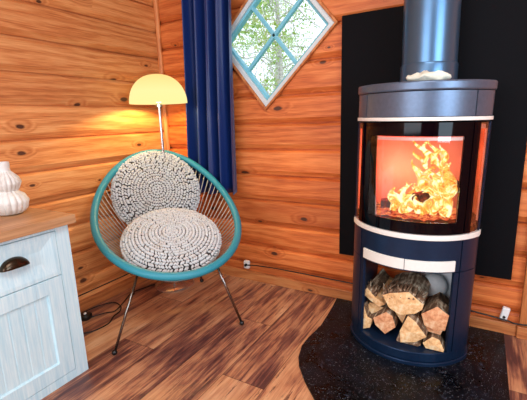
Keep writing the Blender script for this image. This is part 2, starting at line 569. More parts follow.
# ---------------------------------------------------------------- window (diamond, four panes)
def ring_prism(mb, ko, ki, y0, y1):
    def dia(k, y): return [p + V((0, y, 0)) for p in diamond(k)]
    o0, i0, o1, i1 = dia(ko, y0), dia(ki, y0), dia(ko, y1), dia(ki, y1)
    fs = []
    for k in range(4):
        j = (k + 1) % 4
        fs += [(k, j, 4 + j, 4 + k), (8 + k, 12 + k, 12 + j, 8 + j), (k, 8 + k, 8 + j, j), (4 + k, 4 + j, 12 + j, 12 + k)]
    mb.add(o0 + i0 + o1 + i1, fs)


win = struct(D.objects.new('window_1', None)); COL.objects.link(win)
b = MB(); b.a = 61.2; ring_prism(b, 1.03, .985, -.022, .0); b.build('window_casing', M['pine_trim'], win, bevel=.002)
b = MB(); ring_prism(b, .985, .895, -.014, .03); b.build('window_frame', M['white_paint'], win, bevel=.002)
b = MB(); ring_prism(b, .895, .845, .0, .04); b.build('window_sash', M['teal_paint'], win, bevel=.002)
b = MB()
A = EX * .86; Bz = EZ * .86
for (p, q) in (((A + Bz) / 2, -(A + Bz) / 2), ((A - Bz) / 2, -(A - Bz) / 2)):
    d = (p - q).normalized(); n = V((-d.z, 0, d.x)) * .009
    b.prism([WC + p + n + V((0, .004, 0)), WC + q + n + V((0, .004, 0)), WC + q - n + V((0, .004, 0)), WC + p - n + V((0, .004, 0))], (0, .026, 0))
b.build('muntin', M['teal_paint'], win, bevel=.002)
b = MB(); k = .86
b.prism([p + V((0, .017, 0)) for p in diamond(k)], (0, .003, 0))
b.build('pane', M['pane'], win)

# outdoors
b = MB(); b.box(-14, 12, .2, 22, -.6, -.5); struct(b.build('ground', M['grass']))


def tree(x, y, h, crown, n, lab, seed, low=.9):
    rnd = random.Random(seed)
    t = thing('birch_tree', lab, 'tree', (x, y, -.5), 0, 'trees outside the diamond window')
    tr = MB(); pts = [(.05 * math.sin(i * .9 + seed), .04 * math.cos(i), h * i / 8) for i in range(9)]
    tr.tube(pts, [.07 * (1 - i / 10) + .01 for i in range(9)], 10)
    tr.build('trunk', M['birch'], t, smooth=True)
    br = MB(); lf = MB()
    for i in range(30):
        z = low + (h - low) * rnd.random(); a = rnd.random() * 6.28; L = crown * (.5 + .6 * rnd.random())
        p0 = V((0, 0, z)); pts = []
        for k in range(7):
            u = k / 6; pts.append(p0 + V((math.cos(a) * L * u, math.sin(a) * L * u, .5 * L * u - .45 * L * u * u)) + V((rnd.gauss(0, .025), rnd.gauss(0, .025), rnd.gauss(0, .025))) * (1 if k else 0))
        br.tube(pts, [.014 * (1 - k / 8) + .002 for k in range(7)], 5)
        for j in range(n // 30):
            u = rnd.random() ** .6; k = min(5, int(u * 6)); c = pts[k].lerp(pts[k + 1], u * 6 - k if u < 1 else 1)
            c = c + V((rnd.gauss(0, .09), rnd.gauss(0, .09), rnd.gauss(-.06, .10)))
            s = .014 + .018 * rnd.random()
            ax = V((rnd.gauss(0, 1), rnd.gauss(0, 1), rnd.gauss(0, 1))).normalized(); bx = ax.cross(V((rnd.gauss(0, 1), rnd.gauss(0, 1), rnd.gauss(0, 1)))).normalized()
            lf.add([c - ax * s, c + bx * s * .6, c + ax * s, c - bx * s * .6], [(0, 1, 2, 3)])
    for i in range(150):
        a = rnd.random() * 6.28; q = crown * rnd.random(); z = low + (h - low) * rnd.random(); c = V((math.cos(a) * q, math.sin(a) * q, z))
        d = V((rnd.gauss(0, .10), rnd.gauss(0, .10), rnd.gauss(-.1, .16)))
        br.tube([c, c + d + V((.02, 0, .02)), c + d * 2, c + d * 3 + V((rnd.gauss(0, .04), 0, -.03))], [.006, .005, .004, .002], 4)
    br.build('branches', M['birch'], t, smooth=True)
    lf.build('foliage', M['leaf'], t)


tree(-.85, 1.9, 3.9, 1.15, 8400, 'densely leaved green tree nearest outside the diamond window, on its left', 3)
tree(-1.5, 4.6, 4.6, .9, 3600, 'sparser pale birch behind the nearest tree outside the diamond window', 5, 1.2)
tree(-3.1, 7.6, 5.6, 1.3, 6000, 'pale green tree farthest behind the diamond window', 9)

# ---------------------------------------------------------------- black wall board
b = MB(); b.box(1.219, 2.003, -.036, -.008, .272, 1.468)
bd = b.build('heat_shield_board', M['black_board'], bevel=.003)
tag(bd, 'large matt black board on the pine wall behind the stove', 'board')

# ---------------------------------------------------------------- hearth plate
pts = [(1.205, -.024), (1.218, -.14), (1.230, -.33), (1.216, -.46), (1.216, -.53), (1.236, -.61), (1.262, -.66), (1.323, -.74), (1.388, -.807), (1.48, -.87), (1.58, -.90), (1.70, -.905), (1.82, -.885), (1.92, -.84), (1.975, -.78), (2.0, -.68), (2.0, -.024)]
b = MB(); b.prism([(x, y, 0.0) for x, y in pts], (0, 0, .006))
tag(b.build('hearth_plate', M['pad'], bevel=.0015), 'black floor plate with rounded front under the stove', 'hearth plate')

# ---------------------------------------------------------------- stove
SX, SY = 1.611, -.27
st = thing('wood_stove', 'dark blue steel wood stove with curved glass door and silver rings', 'stove', (SX, SY, .006), math.radians(1.0))
st.rotation_euler = (0, math.radians(.9), math.radians(1.0))
RR, CY = .262, .073


def arc(a): return V((RR * math.sin(a), CY - RR * math.cos(a))), V((math.sin(a), -math.cos(a)))


def arcx(x): return math.asin(x / RR)


def side_path(sgn, a0, n=6):
    P = [arc(sgn * (a0 + (math.radians(66) - a0) * i / n)) for i in range(n + 1)]
    x1 = RR * math.sin(math.radians(66)); y1 = CY - RR * math.cos(math.radians(66))
    P += [(V((sgn * (x1 + .004), y1 + .03)), V((sgn, -.05))), (V((sgn * (x1 + .002), .06)), V((sgn, 0.02))), (V((sgn * (x1 - .02), .15)), V((sgn * .98, .15))),
          (V((sgn * (x1 - .045), .185)), V((sgn * .6, .8)))]
    return P


def arc_path(a0, a1, n=24): return [arc(a0 + (a1 - a0) * i / n) for i in range(n + 1)]


def strip(mb, P, z0, z1, out, inn):
    n = len(P); vs = []
    for z in (z0, z1):
        for o in (out, inn):
            vs += [V((p.x + q.normalized().x * o, p.y + q.normalized().y * o, z)) for p, q in P]
    fs = []
    for i in range(n - 1):
        j = i + 1
        fs += [(i, j, 2 * n + j, 2 * n + i), (n + i, 3 * n + i, 3 * n + j, n + j), (i, n + i, n + j, j), (2 * n + i, 2 * n + j, 3 * n + j, 3 * n + i)]
    fs += [(0, 2 * n, 3 * n, n), (n - 1, 2 * n - 1, 4 * n - 1, 3 * n - 1)]
    mb.add(vs, fs)


def full_path():
    L = side_path(-1, math.radians(46)); Rr = side_path(1, math.radians(46))
    return L[::-1] + arc_path(-math.radians(45), math.radians(45), 20) + Rr


def slab(mb, z0, z1, off):
    P = full_path(); pl = [V((p.x + q.normalized().x * off, p.y + q.normalized().y * off, z0)) for p, q in P]
    mb.prism(pl, (0, 0, z1 - z0))


H0 = -.006
aS = arcx(.1885)          # seam between front and side panels
aO = arcx(.172)           # log store opening
aW = arcx(.163)           # window
# plinth and store floor
b = MB(); slab(b, 0, .018, .004); b.build('plinth', M['stove'], st, bevel=.003)
b = MB(); slab(b, .0185, .058, -.003); b.build('store_floor', M['stove'], st, bevel=.003)
# side panels
for sgn in (-1, 1):
    P = side_path(sgn, aS + .012)
    b = MB(); strip(b, P, .0585, .400, .0, -.012)
    strip(b, P, .403, .530, .0, -.012)
    lo = P[:3]; hi = [p for p in P[5:]]
    b.cur = 1
    strip(b, P[:3], .555, .964, 0, -.005)
    b.cur = 0
    strip(b, P[6:], .555, .964, 0, -.006)
    b.cur = 2
    strip(b, P, .985, 1.072, .0, -.012)
    b.build('side_panel', [M['stove'], M['black_gloss'], M['stove_top']], st, smooth=True, angle=40)
    b = MB(); strip(b, P[2:7], .556, .963, -.001, -.004); b.build('side_glass', M['side_glass'], st, smooth=True)
# pillars beside log store
for sgn in (-1, 1):
    b = MB(); strip(b, arc_path(sgn * aO, sgn * (aS - .008), 3), .0585, .400, 0, -.012)
    b.build('store_pillar', M['stove'], st, smooth=True)
    b = MB()
    p, q = arc(sgn * aO); b.box(p.x - .004, p.x + .004, p.y + .006, .16, .0585, .400)
    b.build('inner_wall', M['stove'], st)
# band between lower ring and store, behind the silver handle
b = MB(); strip(b, arc_path(-aS + .008, aS - .008), .403, .530, 0, -.012)
b.build('drawer_front', M['stove'], st, smooth=True)
aH = arcx(.168)
for s0, s1 in ((-aH, -.006), (.002, aH)):
    b = MB(); strip(b, arc_path(s0, s1, 14), .410, .452, .008, .0005); b.build('handle', M['silver'], st, smooth=True, bevel=.001)
# deck between store and firebox
b = MB(); slab(b, .46, .475, -.014); b.build('store_ceiling', M['stove'], st)
# silver rings
for z0, z1 in ((.532, .552), (.970, .983)):
    b = MB(); P = full_path(); strip(b, P[3:-3], z0, z1, .004, -.012); b.build('ring', M['silver'], st, smooth=True, bevel=.0012)
b = MB()
strip(b, full_path()[3:-3], .987, 1.070, -.0135, -.0155); strip(b, full_path()[3:-3], .404, .529, -.0135, -.0155)
b.build('seam_shade_liner', M['seam_shade'], st, smooth=True)  # dark sheet added behind the panel gaps to make the seams look shaded
# upper band + cap
b = MB(); strip(b, arc_path(-aS + .008, aS - .008), .985, 1.072, 0, -.012); b.build('upper_front', M['stove_top'], st, smooth=True)
b = MB(); slab(b, 1.074, 1.107, .005); b.build('top_plate', M['stove_top'], st, bevel=.006, segs=3, smooth=True)
# firebox
b = MB(); slab(b, .575, .590, -.016); b.build('grate', M['char'], st)
b = MB(); slab(b, .940, .955, -.016); b.build('baffle', M['firebrick'], st)
b = MB(); b.box(-.216, .216, .10, .12, .5905, .9395)
b.build('firebrick_back', M['firebrick'], st, bevel=.002)
for sgn in (-1, 1):
    b = MB(); strip(b, side_path(sgn, aS + .012)[6:10], .592, .938, -.009, -.015); b.build('firebrick_side', M['firebrick'], st, smooth=True)
# door
dr = MB()
ap = arc_path(-aS + .008, aS - .008)
strip(dr, ap, .555, .600, .0, -.008); strip(dr, ap, .916, .964, .0, -.008)
for sgn in (-1, 1): strip(dr, arc_path(sgn * aW, sgn * (aS - .008), 5), .600, .916, .0, -.008)
door = dr.build('door', M['black_gloss'], st, smooth=True)
b = MB(); strip(b, arc_path(-aW, aW), .600, .916, -.001, -.005); b.build('door_glass', M['stove_glass'], door, smooth=True)
b = MB(); strip(b, arc_path(-aW + .01, aW - .01), .901, .913, -.0055, -.0075); b.build('air_wash_strip', M['silver'], door, smooth=True)
# flue
b = MB(); b.lathe([(.106, 0), (.106, .072), (.105, .075), (.1035, .078)], 48, (.0, 0, 0))
fl = b.build('flue_collar', M['pipe'], st, (.008, .06, 1.107), smooth=True, angle=30)
b = MB(); b.lathe([(.102, 0), (.102, 1.25)], 48); b.build('flue_pipe', M['pipe'], st, (.008, .06, 1.180), smooth=True, angle=30).rotation_euler = (0, math.radians(-1.4), 0)
# air duct and light plate at the rear of the log store
b = MB(); b.box(.03, .165, .150, .156, .12, .40); b.build('rear_plate', M['plate_white'], st)
b = MB(); b.ball((0, 0, 0), (.056, .05, .056), 24, 14); b.build('air_duct', M['concrete'], st, (.095, .105, .237), smooth=True, angle=180)

# pale uneven lump on the stove top in front of the flue
b = MB(); b.ball((0, 0, 0), (.076, .03, .020), 22, 10)
b.v = [tuple(V(v) + V((noise.noise(V(v) * 30) * .01, noise.noise(V(v) * 30 + V((5, 0, 0))) * .01, max(-.01, noise.noise(V(v) * 45 + V((0, 9, 0))) * .016)))) for v in b.v]
tag(b.build('pale_lump', plain('pale_cream_lump', rgb(226, 224, 204), .8, 0, .25, 50, .6), None, (SX + .044, SY - .085, 1.129), smooth=True, angle=60), 'pale cream lump lying on the stove top before the flue pipe', 'stone')

# burning logs, flames
for i, (p0, p1, r, lab) in enumerate((((-.13, .01, .615), (.13, .05, .625), .026, 'charred log lying low at the left in the burning stove'),
                                      ((.02, -.06, .66), (.16, .07, .70), .026, 'charred log leaning at the right inside the burning stove'))):
    b = MB(); pts = [V(p0).lerp(V(p1), k / 6) + V((noise.noise(V((k, i, 0))) * .006, 0, noise.noise(V((k, i, 5))) * .006)) for k in range(7)]
    b.tube(pts, [r * (1 + .12 * math.sin(k * 2 + i)) for k in range(7)], 9)
    tag(b.build('burning_log', M['char'], None, (SX, SY, .006)), lab, 'log', 'logs burning inside the stove')
b = MB(); rnd = random.Random(4)
NXE, NYE = 44, 24
vs = []
for j in range(NYE + 1):
    for i in range(NXE + 1):
        x = -.175 + .35 * i / NXE; y0 = CY - math.sqrt(max(0, (RR - .03) ** 2 - x * x)); y = y0 + (.095 - y0) * j / NYE
        vs.append(V((x, y, .592 + .012 + .014 * noise.noise(V((x * 45, y * 45, 0))) + .006 * noise.noise(V((x * 130, y * 130, 3))))))
b.add(vs, [(j * (NXE + 1) + i, j * (NXE + 1) + i + 1, (j + 1) * (NXE + 1) + i + 1, (j + 1) * (NXE + 1) + i) for j in range(NYE) for i in range(NXE)])
tag(b.build('ember_bed', M['ember'], None, (SX + .01, SY, .006), smooth=True, angle=180), 'glowing orange ember bed on the floor of the stove firebox', 'embers', None, 'stuff')
b = MB()


def tongue(x, y, z, h, r, lean, tw):
    pts = []; rad = []
    for k in range(11):
        u = k / 10
        pts.append((x + lean * u + .018 * math.sin(u * 7 + tw) * u, y + .012 * math.cos(u * 6 + tw) * u, z + h * u))
        rad.append(max(.0008, r * (math.sin(PI * min(1, (u * .85 + .12))) ** .8) * (1 - .6 * u)))
    b.tube(pts, rad, 9)


for i in range(26):
    x = -.085 + .235 * rnd.random() ** .85
    tongue(x, -.08 + .13 * rnd.random(), .600, .06 + .06 * rnd.random() + .5 * max(0, x), .017 + .012 * rnd.random(), rnd.gauss(.01, .03), rnd.random() * 6)
for i in range(10):
    x = .035 + .10 * rnd.random()
    tongue(x, -.04 + .10 * rnd.random(), .66, .09 + .07 * rnd.random(), .026 + .014 * rnd.random(), rnd.gauss(-.01, .03), rnd.random() * 6)
for i in range(6):
    x = .02 + .12 * rnd.random()
    tongue(x, .0 + .08 * rnd.random(), .76 + .04 * rnd.random(), .07 + .06 * rnd.random(), .012 + .008 * rnd.random(), rnd.gauss(-.03, .03), rnd.random() * 6)
tag(b.build('flames', M['flame'], None, (SX, SY, .006), smooth=True, angle=180), 'bright yellow and orange flames burning behind the stove door glass', 'fire', None, 'stuff')


def point(name, loc, power, color, r):
    l = D.lights.new(name, 'POINT'); l.energy = power; l.color = color; l.shadow_soft_size = r
    o = D.objects.new(name, l); COL.objects.link(o); o.location = loc; return o


point('fire_light', (SX + .05, SY + .0, .72), 3.6, (1, .20, .10), .05)
point('fire_light', (SX - .08, SY - .0, .78), 3.0, (1, .19, .12), .05)

# ---------------------------------------------------------------- firewood in the store
LOGS = {
 'A': (-.40, [(1.531, 0.261), (1.561, 0.277), (1.634, 0.295), (1.692, 0.253), (1.687, 0.23), (1.662, 0.207), (1.604, 0.187), (1.558, 0.21)], (.01, .012), 'split', 'largest split log, bushy bark above, on top of the stove woodpile'),
 'B': (-.355, [(1.434, 0.232), (1.455, 0.26), (1.491, 0.223), (1.533, 0.197), (1.509, 0.182), (1.47, 0.2)], (.02, .018), 'split', 'thin edged log with grey bark, upper left of the stove woodpile'),
 'C': (-.375, [(1.425, 0.153), (1.446, 0.183), (1.463, 0.132), (1.486, 0.123), (1.476, 0.08), (1.438, 0.066)], (.01, .0), 'split', 'pale crooked split log, lowest left in the stove log store'),
 'D': (-.33, [(1.450, 0.150), (1.461, 0.178), (1.491, 0.177), (1.527, 0.164), (1.498, 0.142), (1.472, 0.125)], (.01, .0), 'split', 'thin pale log wedged under the bark log at left'),
 'E': (-.395, [(1.494, 0.143), (1.548, 0.186), (1.574, 0.173), (1.588, 0.124), (1.546, 0.082), (1.503, 0.112)], (.0, .0), 'split_red', 'reddish rough-ended log, second from left in the bottom row'),
 'F': (-.42, [(1.609, 0.125), (1.638, 0.202), (1.666, 0.185), (1.712, 0.129), (1.67, 0.090), (1.615, 0.077)], (.0, -.005), 'split', 'triangular yellow split log in the middle of the woodpile'),
 'G': (-.40, [(1.686, 0.213), (1.742, 0.257), (1.785, 0.231), (1.775, 0.160), (1.739, 0.153), (1.699, 0.163)], (-.01, -.025), 'split_red', 'broad reddish log with dark bark, right in the woodpile'),
 'I': (-.375, [(1.700, 0.150), (1.765, 0.144), (1.758, 0.124), (1.712, 0.128)], (-.01, .0), 'split_red', 'thin flat log under the broad reddish log at right'),
 'H': (-.40, [(1.697, 0.087), (1.731, 0.122), (1.758, 0.114), (1.777, 0.076), (1.775, 0.066), (1.710, 0.066)], (-.01, .0), 'split', 'pale wedge log, lowest right in the stove log store'),
 'J': (-.36, [(1.575, 0.176), (1.6, 0.180), (1.624, 0.176), (1.609, 0.133)], (.0, .0), 'split', 'small pale log end peeping below the largest log'),
 'K': (-.405, [(1.594, 0.070), (1.606, 0.079), (1.668, 0.084), (1.690, 0.074), (1.680, 0.066), (1.60, 0.066)], (.0, .0), 'bark', 'dark bark piece lying under the triangular log'),
}
for k, (y, P, (dx, dz), mt, lab) in LOGS.items():
    rnd = random.Random(ord(k)); b = MB()
    cx = sum(p[0] for p in P) / len(P); cz = sum(p[1] for p in P) / len(P); n = len(P)
    depth = .215
    secs = 6; vs = []
    for j in range(secs):
        u = j / (secs - 1)
        for i, (px, pz) in enumerate(P):
            wob = .004 * rnd.uniform(-1, 1) if j else 0
            zz = cz + (pz - cz) * (1 - .04 * u) + dz * u + wob
            vs.append(V((cx + (px - cx) * (1 - .06 * u) + dx * u + wob - cx, (y + depth * u + (rnd.uniform(-.003, .004) if j == 0 else 0)) - y, zz - cz)))
    b.add([vs[i] for i in range(n)] + [V((0.004, -.004, .002))], [(i, (i + 1) % n, n) for i in range(n)])
    fs = []
    base = n + 1
    b.cur = 1
    b.v += [tuple(v) for v in vs]
    for j in range(secs - 1):
        for i in range(n):
            i2 = (i + 1) % n; b.f.append([base + j * n + i, base + j * n + i2, base + (j + 1) * n + i2, base + (j + 1) * n + i])
            top = vs[i].z + vs[i2].z > 0.005
            b.mi.append(1 if top else 0); b.attr.append(0)
    b.f.append([base + (secs - 1) * n + i for i in range(n)]); b.mi.append(0); b.attr.append(0)
    o = b.build('firewood_log', [M[mt], M['bark']], None, (cx, y, cz))
    tag(o, lab, 'firewood', 'split logs in the stove log store')
    if k in 'AB':   # frayed bark curling over the top
        c = MB(); rn = random.Random(k)
        top = [p for p in P if p[1] > cz - .01]
        x0, x1 = min(p[0] for p in top), max(p[0] for p in top)
        for q in range(60 if k == 'A' else 36):
            px = x0 + (x1 - x0) * rn.random(); pz = cz + (.03 if k == 'A' else .02) + (.035 if k == 'A' else .03) * rn.random() * math.sin(PI * (px - x0) / (x1 - x0))
            L = .02 + .02 * rn.random()
            c.tube([(px - cx, .0 + .02 * rn.random(), pz - cz - .022), (px - cx + rn.gauss(0, .006), .012, pz - cz), (px - cx + rn.gauss(0, .012), .05, pz - cz + L * .5)], [.005, .004, .0012], 5)
        c.build('frayed_bark', M['bark'], o)

# ---------------------------------------------------------------- chair
CH = thing('string_chair', 'round teal string lounge chair with slim dark metal legs', 'chair', (.46, -.535, 0), math.atan2(-.638, .77))


def rim(t):
    cu = math.cos(t); u = .406 * cu; s = .0 + .353 * math.sin(t) * (1 - .076 * cu)
    z = .513 - .211 * cu + .079 * cu * cu - .023 * cu ** 3
    c, sn = math.cos(.058), math.sin(.058)
    u2 = u * c - (s + .018) * sn; s2 = u * sn + (s + .018) * c
    return V((u2 + .006, s2, z))


b = MB(); N = 420
pts = [rim(2 * PI * i / N) for i in range(N)]
b.tube(pts, [.0182 + .0007 * (i % 2) for i in range(N)], 12, closed=True)
b.build('rim', M['teal'], CH, smooth=True, angle=180)
b = MB(); PIT = V((-.09, .01, .215))
NC = 86
for i in range(NC):
    t0 = 2 * PI * (i + .5) / NC
    a = rim(t0); d = V((math.cos(t0) * .075, math.sin(t0) * .06, .0)); e = PIT + d
    md = a.lerp(e, .55) + V((math.cos(t0) * .030, math.sin(t0) * .02, -.045))
    ps = [a * (1 - u) ** 2 + md * 2 * u * (1 - u) + e * u * u for u in [k / 7 for k in range(8)]]
    b.tube(ps, .0027, 5)
b.build('cord_webbing', M['cord'], CH, smooth=True, angle=180)
b = MB(); b.tube([PIT + V((math.cos(t) * .075, math.sin(t) * .06, 0)) for t in [2 * PI * i / 32 for i in range(32)]], .006, 8, closed=True)
b.build('hub_ring', M['dark_chrome'], CH, smooth=True, angle=180)
legs = [((.307, -.297), (.215, -.165, .325)), ((.297, .295), (.31, .185, .335)), ((-.285, -.201), (-.13, -.13, .30)), ((-.295, .215), (-.14, .15, .30))]
tops = []
for (fx, fy), tp in legs:
    b = MB(); tpv = V(tp); ft = V((fx, fy, .012)); b.tube([ft, tpv], .0062, 10)
    lg = b.build('leg', M['dark_chrome'], CH, smooth=True, angle=180)
    b = MB(); b.ball((fx, fy, .0125), .0125, 12, 8); b.build('foot_cap', M['rubber'], lg, smooth=True, angle=180)
    tops.append(tpv)
b = MB()
b.tube([tops[0], tops[0].lerp(rim(-.75), .9)], .006, 8); b.tube([tops[1], tops[1].lerp(rim(.72), .9)], .006, 8)
ring = [tops[0], V((.05, -.19, .27)), tops[2], V((-.17, 0, .30)), tops[3], V((.08, .20, .27)), tops[1], V((.30, .0, .29))]
fr = []
for i in range(len(ring)):
    p0, p1, p2, p3 = ring[i - 1], ring[i], ring[(i + 1) % len(ring)], ring[(i + 2) % len(ring)]
    for k in range(5):
        u = k / 5; fr.append(.5 * ((2 * p1) + (p2 - p0) * u + (2 * p0 - 5 * p1 + 4 * p2 - p3) * u * u + (-p0 + 3 * p1 - 3 * p2 + p3) * u ** 3))
b.tube([p - V((0, 0, .0)) for p in fr], .006, 8, closed=True)
b.build('leg_frame', M['dark_chrome'], CH, smooth=True, angle=180)


# ---------------------------------------------------------------- knitted cushions
def cushion(label, center, normal, R, T, seed):
    rn = random.Random(seed)
    # chair-local -> world
    mw = Matrix.Translation((.46, -.535, 0)) @ Matrix.Rotation(math.atan2(-.638, .77), 4, 'Z')
    c = mw @ V(center); nz = (mw.to_3x3() @ V(normal)).normalized()
    o = thing('knitted_cushion', label, 'cushion', c, 0, 'cream knitted cushions on the string chair')
    o.rotation_euler = nz.to_track_quat('Z', 'Y').to_euler()
    def surf(r):       # half thickness at radius r
        return T * max(0, 1 - (r / R) ** 2.6) ** .5
    core = MB(); prof = []
    for j in range(15):
        a = -PI / 2 + PI * j / 14; rr = R * .955 * math.cos(a) ** .75 if math.cos(a) > 0 else 0
        prof.append((max(rr, .001), T * .90 * math.sin(a)))
    core.lathe(prof, 32); core.build('inner_pad', M['yarn_gap_shade'], o, smooth=True, angle=180)
    kb = MB()
    step = .0158; arcs = []
    # walk along profile by arclength
    prof2 = []; r = 0.0
    L = 0; last = V((0, T)); prof2.append((0, T, 0))
    for j in range(1, 400):
        a = PI / 2 - PI * j / 399
        rr = R * (max(0, math.cos(a)) ** .75); zz = T * math.sin(a)
        L += (V((rr, zz)) - last).length; last = V((rr, zz)); prof2.append((rr, zz, L))
    total = L; nr = int(total / step); idx = 0
    for q in range(nr):
        tgt = (q + .5) * total / nr
        while prof2[idx][2] < tgt: idx += 1
        rr, zz, _ = prof2[idx]; r2, z2, _ = prof2[min(399, idx + 3)]; r1, z1, _ = prof2[max(0, idx - 3)]
        tg = V((r2 - r1, z2 - z1)).normalized()
        ns = max(5, int(2 * PI * rr / .0125))
        for k in range(ns):
            a = 2 * PI * (k + (q % 2) * .5) / ns + rn.gauss(0, .015)
            er = V((math.cos(a), math.sin(a), 0)); et = V((-math.sin(a), math.cos(a), 0)); ez = V((0, 0, 1))
            dirr = er * tg.x + ez * tg.y; nn = dirr.cross(et); nn = nn if nn.dot(er * max(rr, .01) + ez * zz * 4) > 0 else -nn
            sl = .85 if q % 2 else -.85
            ax = (et * math.cos(sl) + dirr * math.sin(sl)).normalized(); bx = nn.cross(ax)
            mt = Matrix((ax, bx, nn)).transposed()
            p = er * rr + ez * zz + nn * rn.uniform(-.001, .002)
            kb.ball(p, (.0106, .0056, .0080), 6, 4, mt)
    kb.build('knitted_cover', M['yarn'], o, smooth=True, angle=180)
    return o


cushion('round cream knitted cushion leaning upright against the chair back', (-.252, -.012, .612), (.90, 0, .42), .240, .050, 1)
cushion('round cream knitted cushion lying flat on the chair seat', (.115, .012, .430), (.42, 0, .90), .236, .056, 2)

# ---------------------------------------------------------------- floor lamp
LP = thing('floor_lamp', 'chrome floor lamp with glowing yellow dome shade behind the chair', 'floor lamp', (.235, -.285, 0))
b = MB(); b.lathe([(.005, 0), (.118, 0), (.120, .006), (.112, .012), (.06, .020), (.02, .026), (.012, .04), (.002, .041)], 40)
b.build('base', M['chrome'], LP, smooth=True, angle=40)
b = MB(); b.tube([(0, 0, .03), (0, 0, 1.13)], .008, 12); b.build('pole', M['chrome'], LP, smooth=True)
b = MB(); b.tube([(0, 0, 1.085), (0, 0, 1.10)], .018, 16); b.build('socket', M['chrome'], LP, smooth=True)
b = MB(); prof = []
RS, HS = .160, .158
for j in range(13):
    a = (PI / 2) * j / 12; prof.append((max(.003, RS * math.cos(a) ** .86), HS * math.sin(a)))
inner = [(max(.002, r * .965), z * .965) for r, z in prof[::-1]]
vs = prof + inner
n = 40; b = MB(); V_ = []; F_ = []
for r, z in vs:
    for k in range(n):
        a = 2 * PI * k / n; V_.append((r * math.cos(a), r * math.sin(a), z))
for i in range(len(vs)):
    i2 = (i + 1) % len(vs)
    if i == len(prof) - 1: continue
    for k in range(n):
        k2 = (k + 1) % n; F_.append((i * n + k, i * n + k2, i2 * n + k2, i2 * n + k))
F_.append(tuple((len(prof) - 1) * n + k for k in range(n)))
b.add(V_, F_)
b.build('lamp_shade', M['shade'], LP, (0, 0, 1.105), smooth=True, angle=60)
b = MB(); b.ball((0, 0, 0), .022, 14, 9); b.build('bulb', emit('bulb_glow', (1, .78, .4, 1), 6).m, LP, (0, 0, 1.128), smooth=True, angle=180)
point('lamp_light', (.235, -.285, 1.165), 17, (1, .70, .24), .03)

# lamp cable with foot switch
def spline(P, n=8):
    P = [V(p) for p in P]; out = []
    for i in range(len(P) - 1):
        p0, p1, p2, p3 = P[max(0, i - 1)], P[i], P[i + 1], P[min(len(P) - 1, i + 2)]
        for k in range(n):
            u = k / n; out.append(.5 * ((2 * p1) + (p2 - p0) * u + (2 * p0 - 5 * p1 + 4 * p2 - p3) * u * u + (-p0 + 3 * p1 - 3 * p2 + p3) * u ** 3))
    out.append(P[-1]); return out


cb = thing('lamp_cable', 'black cable coiled on the floor beside the white cabinet', 'cable', (0.1, -.75, 0))
b = MB(); z = .0035
pth = [(.17, -.355, z), (.10, -.43, z), (.045, -.50, z), (.04, -.60, z), (.03, -.72, z), (.045, -.80, z), (.12, -.83, z)]
pth2 = [(-.0 + .035, -.80, z), (.045, -.70, z), (.09, -.63, z), (.16, -.64, z), (.205, -.68, z), (.225, -.74, z), (.26, -.80, z), (.25, -.88, z), (.20, -.93, z), (.12, -.93, z)]
o = V((.1, -.75, 0))
b.tube([p - o for p in spline(pth2)], .0032, 8); b.build('cord', M['cable'], cb, smooth=True, angle=180)
b = MB(); b.tube([p - o for p in spline([(.115, -.81, z), (.16, -.74, .0095), (.19, -.70, .0095), (.14, -.60, z), (.09, -.50, z), (.10, -.42, z), (.125, -.345, z)])], .0032, 8); b.build('cord', M['cable'], cb, smooth=True, angle=180)
b = MB(); b.lathe([(.03, 0), (.034, .006), (.034, .020), (.028, .026), (.002, .027)], 24)
sw = b.build('foot_switch', M['rubber'], cb, V((.10, -.815, 0)) - o, smooth=True, angle=40)
b = MB(); b.lathe([(.008, 0), (.008, .004), (.006, .006), (.001, .006)], 14); b.build('switch_button', M['plastic_white'], sw, (.0, .0, .0265), smooth=True)

# cable tucked along both walls
b = MB(); b.tube(spline([(.60, -.0265, .090), (.64, -.0265, .104), (.80, -.012, .107), (1.2, -.010, .104), (1.5, -.012, .100), (1.85, -.022, .085), (2.00, -.028, .074), (2.045, -.038, .072), (2.2, -.040, .085)]), .0038, 8)
tag(b.build('wall_cable', M['cable'], None, smooth=True, angle=180), 'thin black cable running low along the back wall from the white socket', 'cable')
b = MB(); b.tube([(.018, -1.3, .094), (.012, -.9, .093), (.012, -.5, .092), (.012, -.1, .092)], .0036, 8)
tag(b.build('wall_cable', M['cable'], None, smooth=True, angle=180), 'thin black cable running low along the left wall behind the chair', 'cable')

# white socket and thermostat-like box
so = thing('wall_socket', 'small white wall socket low on the back wall right of the chair', 'socket', (.607, 0, .100))
b = MB(); b.box(-.019, .019, -.026, -.001, -.026, .026); bx = b.build('socket_body', M['plastic_white'], so, bevel=.006, segs=3, smooth=True)
b = MB(); b.tube([(.004, -.026, .002), (.004, -.040, .002)], .008, 12); b.build('plug', M['rubber'], so, smooth=True)
so = thing('cable_clip_box', 'small white box tilted low on the wall right of the stove', 'socket', (1.995, 0, .098))
so.rotation_euler = (0, math.radians(10), 0)
b = MB(); b.box(-.015, .015, -.024, -.001, -.032, .032); b.build('box_body', M['plastic_white'], so, bevel=.005, segs=3, smooth=True)
b = MB(); b.tube([(0, -.024, -.012), (0, -.028, -.012)], .006, 10); b.build('screw_hole', M['rubber'], so)

# ---------------------------------------------------------------- curtain
rod = MB(); rod.tube([(.16, -.075, 2.10), (1.50, -.075, 2.10)], .012, 12)
cr = thing('navy_curtain', 'long navy velvet curtain hanging left of the diamond window', 'curtain', (.4, -.075, 2.1))
b = MB(); NX, NZ = 150, 40; X0, X1 = .300, .640; ZT, ZB = 2.10, .565
folds = [0, .10, .2, .31, .40, .52, .60, .72, .84, .92, 1.0]


